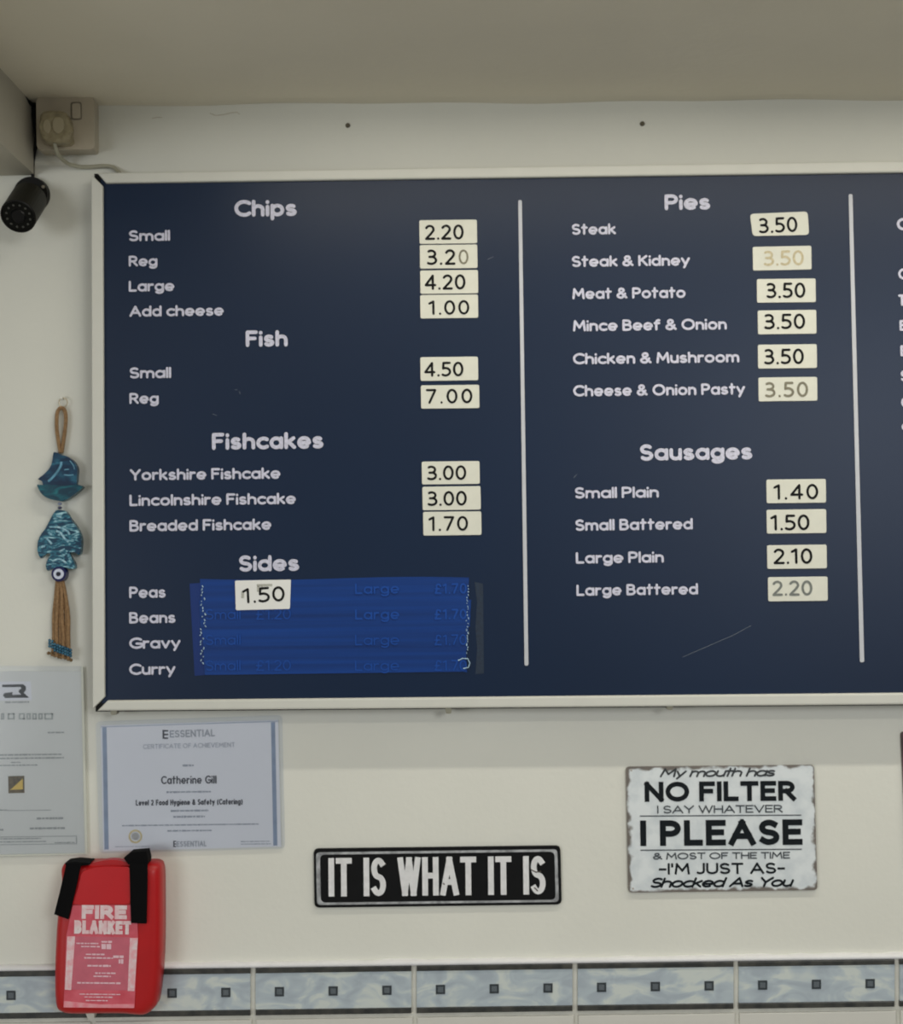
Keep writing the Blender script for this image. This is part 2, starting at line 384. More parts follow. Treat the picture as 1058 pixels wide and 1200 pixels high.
for k in range(-2, 6):
    xl, xr = tile_at(k); xl += .8; xr += 1.5
    slab('wall_tile', [(xl, band_y(xl, 60.5)), (xr, band_y(xr, 60.5)), (xr + 3, band_y(xr, 250)), (xl + 3, band_y(xl, 250))], -.0095, -.002, M_wt, wall, bev=.001)

# ---------------------------------------------------------------- menu board
YB = -.038
board = thing('menu_board', 'large navy wall menu board in a pale frame listing chips, fish, pies and sausages', 'menu board', P(600, 520, 0))
slab('backing', [(110.5, 203.6), (1262, 186), (1262, 824.8), (112, 834.0)], -.0365, 0, M_blackm, board)
slab('panel', [(118, 210), (1255, 194), (1255, 815), (119, 824)], YB, -.036, M_navy, board)
slab('frame_rail', [(113.6, 202.2), (1250, 185.2), (1250, 199.2), (123.6, 214.2)], -.045, -.0365, M_rail, board, bev=.003, seg=3)
slab('frame_rail', [(106.8, 206.5), (108.4, 205.6), (120.2, 217.6), (122.3, 817.0), (109.6, 829.6), (108.4, 828.6)], -.045, -.0365, M_rail, board, bev=.003, seg=3)
slab('frame_rail', [(125.8, 820.9), (1252, 810.3), (1252, 824.2), (113.6, 833.2)], -.045, -.0365, M_rail, board, bev=.003, seg=3)
slab('frame_rail', [(1250, 200), (1264, 186), (1264, 824), (1252, 810)], -.045, -.0365, M_rail, board, bev=.003, seg=3)
for px, py in ((133, 835.5), (525.5, 834.0), (785, 829.6)):
    slab('fixing_clip', rquad([(px - 4, py - 4), (px + 4, py - 4), (px + 3, py + 2.4), (px - 3, py + 2.4)], 1.5), -.040, -.02, mat('clip_metal', (120, 118, 104), .5), board)
slab('divider_line', rquad([(607.2, 234.5), (611.4, 234.4), (619.2, 780), (614.6, 780.2)], 1.8), YB - .0012, YB, M_div, board, bev=.0004)
slab('divider_line', rquad([(994.4, 227.4), (998.8, 227.3), (1012.6, 776), (1007.6, 776.2)], 1.8), YB - .0012, YB, M_div, board, bev=.0004)
YT = YB - .0005
for t, x0, x1, a, b in [('Chips',274.6,347.8,233.9,253.8),('Fish',287.9,337.1,387,406.4),('Fishcakes',248.3,379,506.5,526.6),('Sides',279.7,350.6,650.4,669.6),('Pies',778.8,832.2,227.4,246.1),('Sausages',749.6,881.6,519.9,539.3)]:
    text('heading_lettering', t, x0, x1, a, b, YT, M_letter, board, pen=.22, track=.06)
for t, x0, x1, a, b in [('Small',150.8,199.3,269.6,282.6),('Reg',150.8,184.5,299.5,312.2),('Large',150.8,204.4,328.6,341.6),('Add cheese',151.6,262.3,357.6,370.7),
        ('Small',151.6,200.6,430.2,443.4),('Reg',151.6,186,460.3,473.3),('Yorkshire Fishcake',152.1,328.7,548.6,562.2),('Lincolnshire Fishcake',151.6,346.8,578.4,592),
        ('Breaded Fishcake',151.6,318,608.4,622),('Peas',151.3,194.2,687.2,700.8),('Beans',151.3,205.7,717,730.5),('Gravy',151.3,211.6,746.7,760.2),('Curry',151.3,205.7,777.3,790.8),
        ('Steak',669.9,721.7,262.0,275.0),('Steak & Kidney',669.9,808.4,299,312.2),('Meat & Potato',670.6,803.3,336.8,350),('Mince Beef & Onion',671.3,851.6,374,387.4),
        ('Chicken & Mushroom',671.3,866.3,412.5,426),('Cheese & Onion Pasty',671.6,873,450,463.6),
        ('Small Plain',673.3,772,570.4,583.8),('Small Battered',674,811.8,607.8,621.4),('Large Plain',674.7,777.8,646.4,660),('Large Battered',675.4,818,684.2,697.6)]:
    text('item_lettering', t, x0, x1, a, b, YT, M_letter, board, pen=.205, track=.05, space=.36)
for t, x0, w, a, b in [('C',1050.8,13,255.4,270),('C',1052.4,11,314.4,327.6),('T',1052.6,9,345,358.4),('B',1054,8,375,387.6),('B',1055,8,404.6,417.6),('S',1055.3,8,434,446.8),('C',1055.8,11,465,478),('C',1056.6,11,494.6,506)]:
    text('item_lettering', t, x0, x0 + w, a, b, YT, M_letter, board, pen=.22)
bm = bmesh.new()
for l in ([(275,456.5),(278.5,456.8)], [(280.4,458.5),(281.5,462)], [(249,485),(254,487)], [(800,770),(830,757),(860,744),(880,733)], [(672,560),(676,556)], [(571,304),(578,301)]):
    tube(bm, [P(a, b, YB) for a, b in l], .0004, 4)
mk('scratch', bm, mat('scratch', (86, 92, 100), .6), board)

# price labels
def price(txt, quad, tx0, tx1, t0, t1, desc, ink=M_ink, track=.12, slope=None, old=False):
    y0 = YB - .0016; c = [P(a, b, y0) for a, b in quad]; ctr = sum(c, Vector()) / 4
    lb = thing('price_label', desc, 'price label', ctr, 'price labels on the menu board')
    pts = rquad(quad, 2.2, 3)
    if txt == '3.50' and quad[0][1] < 255 and quad[0][0] > 800: pts = rquad([quad[0], quad[1], quad[2], (quad[3][0] + 1.5, quad[3][1] - 1)], 4.5, 4)
    o = slab('card', pts, y0, YB, M_label, lb, bev=.0003, seg=1)
    sl = slope if slope is not None else (quad[1][1] - quad[0][1]) / (quad[1][0] - quad[0][0])
    if txt == '3.20':
        text('digits', '3.2', tx0, tx0 + 34, t0, t1, y0 - .0003, ink, lb, pen=.155, track=.16, slope=sl)
        text('digits', '0', tx1 - 11.6, tx1, t0 + .2, t1 - .8, y0 - .0003, M_inkfade, lb, pen=.13, slope=sl)
    else: text('digits', txt, tx0, tx1, t0, t1, y0 - .0003, ink, lb, pen=.155, track=track, slope=sl)
    return lb
def q(x0, x1, y0, y1, s=-.012, dx=.4):
    h = s * (x1 - x0) / 2
    return [(x0, y0 - h), (x1, y0 + h), (x1 + dx, y1 + h), (x0 + dx, y1 - h)]
price('2.20', q(491.2,558.8,257.6,285.4), 497.9,543.4,263.2,281, 'cream label reading 2.20 at the top of the Chips prices')
price('3.20', q(491.8,559.2,286.8,314.4), 499.8,549,292.2,310.6, 'cream label reading 3.20 with a faded last digit, in the Chips Reg row')
price('4.20', q(492.2,560,316.6,344), 497.5,545.5,321.6,339.6, 'cream label reading 4.20 in the Chips Large row')
price('1.00', q(492.2,560,345.4,372.8), 502,550,351.8,369, 'cream label reading 1.00 in the Add cheese row', track=.2)
price('4.50', q(492.4,560,418.2,446), 497,543,424,441.4, 'cream label reading 4.50 in the Fish Small row')
price('7.00', q(493,561.4,451.2,478.6), 499,553.6,455.6,473, 'cream label reading 7.00 with widely spaced digits, in the Fish Reg row', track=.26)
price('3.00', q(494,561.8,540.6,567.4), 500,546.4,545.4,562.7, 'cream label reading 3.00 beside Yorkshire Fishcake')
price('3.00', q(494.8,563,570,597.6), 500.5,547,575.4,592.8, 'cream label reading 3.00 beside Lincolnshire Fishcake')
price('1.70', q(495.6,563.8,599.5,627.3), 502,548.5,604.8,622.3, 'cream label reading 1.70 beside Breaded Fishcake', track=.18)
price('3.50', [(878.8,250.6),(946.4,247.8),(948,275.2),(880.4,277.6)], 889,934.7,254.6,272.8, 'tilted cream label with a cut corner reading 3.50 beside Steak')
price('3.50', q(882,950.6,288.6,316.4,-.02), 894.5,942,293.4,311.4, 'cream label with its 3.50 rubbed almost away, beside Steak and Kidney', ink=M_tan)
price('3.50', q(886.8,955.6,326.6,354.4), 897.6,943.8,331.2,349.4, 'cream label reading 3.50 beside Meat and Potato')
price('3.50', q(887.8,956.4,363.4,391.4), 895,943.5,367.6,385.8, 'cream label reading 3.50 beside Mince Beef and Onion')
price('3.50', q(888,957,403.6,431.6), 895,942,408.6,427, 'cream label reading 3.50 beside Chicken and Mushroom')
price('3.50', q(888.6,957.4,442,470), 896,947,447.4,465.6, 'cream label with a greying 3.50 beside Cheese and Onion Pasty', ink=M_inkfade, track=.18)
price('1.40', q(898,967.6,561.6,589.4), 906.4,958.8,567.2,585.4, 'cream label reading 1.40 beside Small Plain', track=.2)
price('1.50', q(898.2,968,597,625), 902.7,948.6,603,621.6, 'cream label reading 1.50 beside Small Battered')
price('2.10', q(898.8,968.6,638.6,666.4), 906.4,952,642.6,661, 'cream label reading 2.10 beside Large Plain')
price('2.20', q(899.8,969.6,676,704.4), 905,952,680.2,698.2, 'cream label with a grey 2.20 beside Large Battered', ink=M_inkgrey)

# blue tape patch over the old sides prices
M_tape = mat('blue_tape', (3, 48, 112), .42, rgb2=(2, 36, 88), vscale=9, bump=.1, bscale=35, spec=.35)
_nt = M_tape.node_tree; _mp = _nt.nodes.new('ShaderNodeMapping'); _mp.inputs['Scale'].default_value = (.15, 1, 9)
_tn = [n for n in _nt.nodes if n.type == 'TEX_NOISE' and abs(n.inputs['Scale'].default_value - 9) < .1][0]
_nt.links.new([n for n in _nt.nodes if n.type == 'TEX_COORD'][0].outputs['Object'], _mp.inputs[0]); _nt.links.new(_mp.outputs[0], _tn.inputs['Vector'])
M_tape2 = mat('blue_tape_dark', (12, 38, 92), .4, var=.2, vscale=12, bump=.1, bscale=60, spec=.35)
M_ghost = mat('ghost_lettering', (10, 56, 126), .42, spec=.35)
tp = thing('tape_patch', 'patch of bright blue tape strips covering the old prices beside Peas and Curry', 'tape', P(390, 735, YB))
slab('tape_strip', [(222, 684), (237, 683), (241, 791), (228, 792)], YB - .0003, YB, M_tape2, tp, bev=.0001, seg=1)
strips = [(679.6, 708, 234, 549.5), (704, 737, 233, 552), (733, 765, 236.5, 549), (760, 791, 238, 546)]
for i, (a, b, xa, xb) in enumerate(strips):
    yy = YB - .0006 - .0003 * (i % 2 + i * .3)
    top_ = [(xa + (xb - xa) * k / 12, a - .004 * (xb - xa) * k / 12 + (1.5 * math.sin(k * .5) - 1.2 if i == 0 else random.uniform(-.4, .4))) for k in range(13)]
    bot_ = [(xb + random.uniform(-2, 2), b - 3)] + [(xb - 4 - (xb - xa - 6) * k / 12, b - .004 * (xb - xa) * (1 - k / 12) - (2.6 * (1 - k / 12) if i == 3 else 0)) for k in range(13)]
    s_ = slab('tape_strip', top_ + bot_, yy, YB, M_tape, tp, bev=.0002, seg=1)
yg = YB - .0019
for i, yb in enumerate((696, 726, 756, 786)):
    for t, x0, x1 in (('Small', 241, 282), ('\u00a31.20', 300, 341), ('Large', 416, 468), ('\u00a31.70', 509, 547)):
        if i == 0 and x0 < 400: continue
        if x0 < 400 and i == 2 and t != 'Small': continue
        o = text('show_through_lettering', t, x0, x1, yb - 12.5, yb, yg, M_ghost, tp, pen=.13 if x0 < 400 or i > 1 else .17)
M_crk = mat('tape_crinkle', (150, 176, 214), .4, var=.4, vscale=400)
bm = bmesh.new(); rr = random.Random(11)
for i in range(26):
    yv = 686 + i * 3.6; xv = 237 + rr.uniform(-2, 2) + (yv - 686) * .03 - (2 if yv > 735 else 0)
    a = rr.uniform(.4, 1.0)
    tube(bm, [P(xv, yv, yg + .0005), P(xv + rr.uniform(-1.5, 1.5), yv + rr.uniform(1.2, 3.4), yg + .0005)], .0005 * (1 + a), 5)
for i in range(24):
    yv = 686 + i * 3.4; xv = 547.5 + rr.uniform(-1, 1.4)
    tube(bm, [P(xv, yv, yg + .0005), P(xv + rr.uniform(-1, 1), yv + rr.uniform(1, 3), yg + .0005)], .0005 + .0004 * rr.random(), 5)
tube(bm, [P(a, b, yg - .0005) for a, b in ((537,774),(542,771.5),(548,772),(550.5,777),(549,782),(543,783.5))], .0009, 6)
o = mk('crinkled_edge', bm, M_crk, tp)
slab('residue', [(556, 682), (566, 684), (567, 789), (557, 790), (559, 760), (557, 735), (559, 705)], YB - .00025, YB, mat('tape_residue', (18, 34, 52), .55, var=.3, vscale=200), tp)
lb = thing('price_label', 'white label reading 1.50 with a smudge above the digits, stuck on the blue tape', 'price label', P(308, 697, YB), 'price labels on the menu board')
q5 = [(275.2, 680.4), (340.8, 679.2), (339.6, 713.6), (276.2, 715.2)]
slab('card', rquad(q5, 1.5, 2), YB - .0034, YB - .001, mat('label_white', (196, 196, 188), .5), lb, bev=.0003, seg=1)
text('digits', '1.50', 284.5, 334, 688, 706, YB - .0037, M_ink, lb, pen=.155, slope=-.06, track=.16)
bm = bmesh.new(); bar(bm, 301, 319, 685.8, 3, YB - .0036); bar(bm, 301, 304, 690, 7, YB - .0036); bar(bm, 306, 308, 689, 5, YB - .0036); bar(bm, 282.6, 286, 697, 8, YB - .0036)
mk('smudge', bm, mat('smudge', (160, 160, 150), .6, var=.3, vscale=500), lb)

# ---------------------------------------------------------------- socket, plug, cables
sock = thing('wall_socket', 'surface mounted white single switched socket high in the corner beside the bulkhead', 'socket', P(75, 150, 0))
slab('pattress_box', rquad([(43, 114.5), (109.4, 113.5), (109.6, 174.4), (43.4, 175.2)], 4), -.033, 0, M_white_plastic, sock, bev=.0015)
slab('face_plate', rquad([(42.3, 113.2), (109.8, 112.4), (110.4, 174.8), (43, 175.6)], 5), -.041, -.0335, M_white_plastic, sock, bev=.002, seg=3)
slab('switch_surround', rquad([(82.6, 119.6), (95.4, 119.4), (95.6, 140), (83, 140.2)], 2.5), -.0424, -.041, mat('switch_shade', (104, 98, 86), .5), sock)
slab('rocker_switch', rquad([(84.4, 121.2), (93.8, 121), (94, 138.4), (84.8, 138.6)], 1.8), -.0452, -.0424, M_white_plastic, sock, bev=.001)
slab('screw', rquad([(99, 142.5), (102.6, 142.5), (102.6, 146), (99, 146)], 1.7), -.0418, -.041, M_white_plastic, sock)
M_plug = mat('shaded_plug', (132, 124, 100), .4, rgb2=(114, 106, 84), vscale=120)  # cream plug, with the shade of the corner mixed into its colour
plug = thing('power_plug', 'cream mains plug in a shaded tone with grey flex pushed into the corner socket', 'plug', P(63, 150, -.041))
bm = bmesh.new()
prism(bm, xz([(46, 134), (50, 130), (56, 128.6), (70, 128.8), (76, 131), (80, 138), (81.6, 146), (81, 154), (82.4, 162), (79, 166), (70, 167), (62, 166.4), (53, 165.4), (46.8, 160), (45.6, 148)], -.066), -.066, -.0412, .006, 3)
mk('plug_body', bm, M_plug, plug, smooth=False)
bm = bmesh.new(); prism(bm, xz(smooth_closed([(50, 146), (53, 140), (58, 141), (59, 150), (56, 156), (51, 153)], 3), -.068), -.068, -.065, .001, 1)
prism(bm, xz(smooth_closed([(62, 140), (69, 137), (74, 141), (74, 151), (68, 156), (62, 152)], 3), -.068), -.068, -.065, .001, 1); mk('grip_pad', bm, mat('plug_pad', (142, 134, 112), .4), plug)
bm = bmesh.new(); tube(bm, spline([P(62, 158, -.058), P(64, 168, -.057), P(66.5, 178, -.05), P(72, 186, -.03), P(80, 192, -.012), P(92, 195.4, -.006), P(106, 195.6, -.005), P(120, 194.6, -.005), P(131, 195.6, -.005), P(137, 200, -.01), P(141, 204, -.02)]), .0032, 10)
mk('flex', bm, mat('grey_flex', (138, 136, 120), .5), plug, smooth=True)
cb = thing('black_cable', 'thin black cable running down beside the socket to the security camera', 'cable', P(40, 150, 0))
bm = bmesh.new()
e0 = Vector((bx + .003, -.14, 2.398)); 
tube(bm, spline([P(18.5, 101, -.09), P(25, 109, -.062), P(31, 116.5, -.04), P(36, 121, -.03), P(41.6, 128, -.012), P(42.4, 150, -.008), P(42.2, 168, -.008), P(40.4, 180, -.006), P(38.6, 192, -.006), P(38.4, 207, -.006), P(39, 216, -.006)]), .0027, 8)
mk('cable_run', bm, M_black, cb, smooth=True)
bm = bmesh.new(); prism(bm, xz([(30, 118), (42, 116), (42.6, 150), (41.4, 168), (39.4, 150), (36.8, 132)], -.02), -.02, -.004, .001, 1)  # black solid filling in the shadow of the gap beside the socket
mk('shadowed_gap', bm, M_blackm, cb)

# ---------------------------------------------------------------- security camera
cc = P(38, 229, 0); ca = thing('security_camera', 'small black bullet security camera on a round base, with a ring of infrared lights', 'camera', cc)
bm = bmesh.new(); cyl(bm, cc, (0, -1, 0), .0282, .0265, .012, 36); mk('mount_base', bm, mat('camera_black', (9, 8, 6), .45, spec=.3), ca, smooth=False)
MC = MATS['camera_black']
for px, py in ((50.6, 219),):
    bm = bmesh.new(); p = P(px, py, -.012); cyl(bm, p, (0, -1, 0), .0028, .0022, .0016, 12); mk('screw', bm, mat('screw_steel', (130, 124, 110), .4), ca)
fr = P(21.6, 253.0, -.085); bk = P(35.5, 231.0, -.030); ax = (fr - bk); Lh = ax.length; axn = ax.normalized()
bm = bmesh.new(); bmesh.ops.create_uvsphere(bm, u_segments=20, v_segments=12, radius=.015, matrix=Matrix.Translation(P(38, 229, -.014))); mk('ball_joint', bm, MC, ca, smooth=True)
bm = bmesh.new(); R = .0268
cyl(bm, bk, axn, .022, R, .006, 36); cyl(bm, bk + axn * .006, axn, R, R, Lh - .006, 36)
mk('housing', bm, mat('camera_shell', (20, 20, 16), .45, spec=.4), ca)
q_ = axn.to_track_quat('Z', 'Y'); ex = q_ @ Vector((1, 0, 0)); ey = q_ @ Vector((0, 1, 0))
bm = bmesh.new(); n = 36
r1 = [[bm.verts.new(fr + axn * dz + (ex * math.cos(2 * math.pi * k / n) + ey * math.sin(2 * math.pi * k / n)) * rad) for k in range(n)] for rad, dz in ((R, 0), (R, .0015), (R * .93, .003), (R * .90, .001))]
for a in range(3):
    for k in range(n): bm.faces.new((r1[a][k], r1[a][(k + 1) % n], r1[a + 1][(k + 1) % n], r1[a + 1][k]))
mk('front_rim', bm, MC, ca)
bm = bmesh.new(); cyl(bm, fr - axn * .001, axn, R * .91, R * .91, .0018, 36); mk('front_window', bm, mat('camera_window', (5, 6, 5), .3, spec=.2), ca)
bm = bmesh.new(); cyl(bm, fr + axn * .0008, axn, R * .42, R * .36, .0022, 28); mk('lens', bm, mat('lens_glass', (6, 6, 8), .35, spec=.3), ca)
for k in range(12):
    t = 2 * math.pi * (k + .4) / 12; p = fr + axn * .0006 + (ex * math.cos(t) + ey * math.sin(t)) * R * .67
    bm = bmesh.new(); cyl(bm, p, axn, .0019, .0014, .0014, 10); mk('infrared_light', bm, mat('led', (62, 62, 58), .35), ca)

# screws left in the wall
for px, py, d in ((407.5, 147, 'small dark screw in the wall above the Chips side of the board'), (752.5, 145, 'small dark screw in the wall above the Pies side of the board')):
    bm = bmesh.new(); cyl(bm, P(px, py, 0), (0, -1, 0), .0040, .003, .003, 12); tag(mk('screw', bm, mat('dark_screw', (74, 68, 54), .6), loc=P(px, py, 0)), d, 'screw')

# ---------------------------------------------------------------- hanging ornament
def glaze(name, c0, c1, c2, scale, dist):
    m = bpy.data.materials.new(name); m.use_nodes = True; nt = m.node_tree; b = nt.nodes['Principled BSDF']; b.inputs['Roughness'].default_value = .3; b.inputs['Specular IOR Level'].default_value = .35
    tc = nt.nodes.new('ShaderNodeTexCoord'); n = nt.nodes.new('ShaderNodeTexNoise'); n.inputs['Scale'].default_value = scale; n.inputs['Distortion'].default_value = dist; n.inputs['Detail'].default_value = 2
    mp = nt.nodes.new('ShaderNodeMapping'); mp.inputs['Rotation'].default_value = (0, -.6, 0); mp.inputs['Scale'].default_value = (.6, 1, 1.5)
    cr = nt.nodes.new('ShaderNodeValToRGB'); e = cr.color_ramp.elements; e[0].position = .42; e[0].color = col(*c0); e[1].position = .72; e[1].color = col(*c2); k = e.new(.56); k.color = col(*c1)
    L = nt.links.new; L(tc.outputs['Object'], mp.inputs[0]); L(mp.outputs[0], n.inputs['Vector']); L(n.outputs['Fac'], cr.inputs[0]); L(cr.outputs[0], b.inputs['Base Color']); return m
orn = thing('hanging_ornament', 'blue ceramic sailing boat and fish hanging on twine beside the menu board', 'ornament', P(71, 620, 0))
M_tw = mat('twine', (140, 112, 80), .9, rgb2=(112, 86, 58), vscale=260, bump=.8, bscale=900)
bm = bmesh.new(); tube(bm, [P(74 + 5 * math.cos(t * math.pi / 8), 471.5 + 5.2 * math.sin(t * math.pi / 8), -.008) for t in range(17)], .0009, 6); mk('hanging_ring', bm, mat('ring_metal', (170, 160, 140), .3, metal=.6), orn, smooth=True)
bm = bmesh.new(); cyl(bm, P(74, 467, 0), (0, -1, 0), .0022, .0022, .012, 10); mk('nail', bm, mat('nail_metal', (190, 188, 180), .4), orn)
bm = bmesh.new(); tube(bm, spline([P(70.8, 531, -.008), P(66.8, 505, -.008), P(66.6, 488, -.008), P(68.4, 480.6, -.008), P(72, 478, -.008), P(75.6, 481, -.008), P(77.2, 489, -.008), P(76, 506, -.008), P(72.2, 531, -.008)]), .0031, 8); mk('twine_loop', bm, M_tw, orn, smooth=True)
z3 = lambda l: [(30 + a / 11.76, 510 + b / 11.76) for a, b in l]
M_sail = glaze('sail_glaze', (8, 34, 58), (12, 52, 76), (36, 92, 112), 60, .5)
M_fish = glaze('fish_glaze', (6, 44, 66), (30, 92, 110), (150, 185, 195), 75, 2.2)
s1 = slab('sail', smooth_closed(z3([(385, 232), (440, 252), (500, 270), (600, 310), (680, 385), (712, 470), (706, 570), (698, 660), (660, 700), (260, 700), (245, 640), (165, 606), (225, 560), (300, 490), (350, 415), (372, 320)]), 3), -.016, -.004, M_sail, orn, bev=.003, seg=3)
slab('hull', smooth_closed(z3([(155, 680), (210, 690), (300, 680), (480, 690), (640, 690), (700, 680), (782, 706), (730, 770), (640, 840), (520, 908), (420, 900), (310, 870), (230, 820), (180, 745)]), 3), -.019, -.004, glaze('hull_glaze', (8, 46, 62), (14, 72, 84), (24, 100, 106), 60, 1), orn, bev=.003, seg=3)
M_streak = mat('pale_glaze', (88, 138, 162), .3, var=.35, vscale=150)
bm = bmesh.new()
for l, r_ in (([(490, 365), (485, 420), (440, 500), (380, 575), (310, 640)], .0022), ([(530, 475), (600, 470)], .0010), ([(530, 545), (590, 552), (660, 545)], .0012), ([(610, 350), (655, 410), (675, 470)], .0009)):
    tube(bm, spline([P(a, b, -.0162) for a, b in z3(l)], 4), r_, 6)
for f in [v for v in bm.verts]: f.co.y = -.0162 + (f.co.y + .0162) * .35
mk('glaze_streak', bm, M_streak, orn, smooth=True)
for i, (yb_, r_) in enumerate(((590.5, .0032), (595, .0034))):
    bm = bmesh.new(); bmesh.ops.create_uvsphere(bm, u_segments=14, v_segments=9, radius=r_, matrix=Matrix.Translation(P(70.2, yb_, -.011)) @ Matrix.Scale(.75, 4, (0, 0, 1))); mk('spacer_bead', bm, mat('bead_dark' if i else 'bead_pale', (60, 62, 84) if i else (120, 128, 150), .2), orn, smooth=True)
z4 = lambda l: [(30 + a / 10.91, 590 + b / 10.91) for a, b in l]
slab('fish', smooth_closed(z4([(380, 90), (450, 84), (515, 105), (560, 185), (640, 285), (698, 400), (712, 500), (700, 610), (680, 660), (645, 640), (600, 608), (545, 612), (565, 680), (615, 750), (628, 830), (560, 838), (440, 800), (330, 825), (275, 862), (253, 790), (290, 700), (335, 625), (260, 622), (220, 670), (190, 702), (158, 650), (145, 540), (175, 420), (235, 345), (285, 260), (335, 160)]), 2), -.018, -.004, M_fish, orn, bev=.0035, seg=3)
bm = bmesh.new()
for l, r_ in (([(400, 300), (470, 320), (540, 360), (560, 400)], .0015), ([(390, 350), (450, 380), (500, 450), (550, 490)], .0018), ([(300, 300), (370, 305), (420, 300)], .0009), ([(270, 450), (320, 500), (330, 520)], .0016), ([(200, 560), (250, 545)], .0016), ([(440, 610), (500, 580)], .0012), ([(340, 740), (430, 710), (520, 760)], .0015), ([(400, 160), (460, 175)], .0018), ([(290, 370), (330, 400)], .0016)):
    tube(bm, spline([P(a, b, -.0182) for a, b in z4(l)], 4), r_, 6)
for v in bm.verts: v.co.y = -.0182 + (v.co.y + .0182) * .35
mk('glaze_streak', bm, mat('white_glaze_streak', (150, 182, 196), .3, rgb2=(80, 130, 150), vscale=200), orn, smooth=True)
ec = P(69.8, 672.6, -.016)
for nm, r_, d, mm in (('eye_bead', .0132, .010, mat('cobalt', (22, 24, 66), .15)), ('iris_ring', .0092, .0113, mat('pale_iris', (172, 178, 204), .2)), ('pupil', .0040, .0122, mat('pupil_black', (12, 14, 30), .2))):
    bm = bmesh.new(); cyl(bm, ec + Vector((0, .005, 0)), (0, -1, 0), r_, r_ * .86, d, 28); mk(nm, bm, mm, orn)
for k, (xa, xb, xc) in enumerate(((67.0, 63.5, 62.5), (68.5, 66, 66.8), (69.6, 70.5, 70.6), (71.2, 73.6, 74.2), (72.4, 77.4, 78.8), (73.4, 80, 80.6))):
    bm = bmesh.new(); dy = -.010 - .003 * (k % 2)
    pts = [P(xa, 681, dy), P((xa + xb) / 2 + random.uniform(-.6, .6), 698, dy), P(xb + random.uniform(-.8, .8), 722, dy), P((xb + xc) / 2 + random.uniform(-.8, .8), 742, dy), P(xc, 758 + k * 1.3, dy), P(xc - 1 + random.uniform(-1, 1), 769 + k * .9, dy)]
    tube(bm, spline(pts, 5), .0029, 7); mk('tassel_strand', bm, M_tw, orn, smooth=True)
bm = bmesh.new(); rr = random.Random(5)
for r_ in range(3):
    for k in range(9):
        px = 58 + k * 3.1; py = 753 + k * 1.1 + r_ * 3.4 - (2.5 if k < 2 else 0)
        bmesh.ops.create_uvsphere(bm, u_segments=8, v_segments=6, radius=.0024, matrix=Matrix.Translation(P(px, py, -.0165 - .001 * rr.random())))
o = mk('bead_band', bm, mat('teal_beads', (24, 66, 88), .25, rgb2=(52, 96, 116), vscale=250), orn, smooth=True); o['kind'] = 'stuff'
bm = bmesh.new()
for k in range(8):
    px = 56 + k * 4; py = 765 + k * 1.3
    bmesh.ops.create_icosphere(bm, subdivisions=1, radius=.003, matrix=Matrix.Translation(P(px + random.uniform(-1, 1), py + random.uniform(-.6, 1.4), -.013)))
o = mk('frayed_end', bm, mat('twine_end', (110, 88, 60), .9, var=.4, vscale=300), orn); o['kind'] = 'stuff'

# ---------------------------------------------------------------- certificates
M_paperB = mat('blue_white_paper', (192, 194, 193), .6, var=.03, vscale=6)
M_paperW = mat('white_paper', (188, 188, 180), .6, var=.03, vscale=6)
M_pr = mat('grey_print', (132, 136, 142), .6); M_prd = mat('dark_print', (62, 64, 70), .6)
M_bar = mat('blue_grey_bar', (126, 138, 154), .6, var=.15, vscale=60)
c1 = thing('certificate', 'laminated landscape hygiene certificate with blue side bars taped below the menu board', 'certificate', P(224, 920, 0))
slab('paper', [(117.6, 850), (326, 843.4), (329.4, 992.2), (121, 997.8)], -.0025, 0, M_paperB, c1)
slab('laminate', rquad([(112, 845.5), (330.6, 838.0), (334.0, 994.5), (116.6, 1000)], 6), -.0033, -.0028, film('clear_laminate', .3, .0, bump=.03), c1)
yp = -.0027
slab('side_bar', [(119.8, 852), (124.8, 852), (127.4, 995.4), (122.4, 995.6)], yp, -.0024, M_bar, c1)
slab('side_bar', [(317.4, 846.4), (322.2, 846.2), (325.0, 990.8), (320.2, 991)], yp, -.0024, M_bar, c1)
bm = bmesh.new(); bar(bm, 118, 326, 848.6, 1.1, yp, -.032); mk('rule', bm, mat('rule_print', (150, 156, 164), .6), c1)
text('lettering', 'ESSENTIAL', 199, 252, 855.2, 863.6, yp, M_pr, c1, pen=.17, slope=-.03, cap='square')
bm = bmesh.new(); bar(bm, 190.4, 192.6, 860.6, 10.5, yp); [bar(bm, 192, 197, yy, 1.9, yp) for yy in (856.4, 860.8, 865)]; mk('emblem', bm, M_prd, c1)
text('lettering', 'CERTIFICATE OF ACHIEVEMENT', 167.6, 275.4, 871, 876.6, yp, mat('pale_print', (146, 150, 156), .6), c1, pen=.16, slope=-.022)
text('lettering', 'Catherine Gill', 188.7, 253.8, 909, 918.6, yp, M_prd, c1, pen=.17, slope=-.012, track=.06)
text('lettering', 'Level 2 Food Hygiene & Safety (Catering)'.replace('(', '(').replace('Hygiene', 'Hygiene'), 159, 284.4, 936.6, 943.4, yp, M_prd, c1, pen=.2, slope=-.012, track=.03)
text('lettering', 'ESSENTIAL', 207, 242, 985.6, 992, yp, M_pr, c1, pen=.17, slope=-.02, cap='square')
bm = bmesh.new(); bar(bm, 203, 204.4, 989, 7.5, yp); [bar(bm, 203.4, 206.2, yy, 1.4, yp) for yy in (986, 989, 992)]; mk('emblem', bm, M_prd, c1)
bm = bmesh.new()
for i, (a, b, yy, h) in enumerate(((214,227,897,2.6),(195,247,928,2.2),(200,244,950,2.3),(203,240,957,2.5),(143,303,966.6,1.8),(196,248,973.4,2),(282,316,986,1.2),(282,318,989,1.2),(135,175,992,.9))):
    print_line(bm, a, b, yy, h, yp, i)
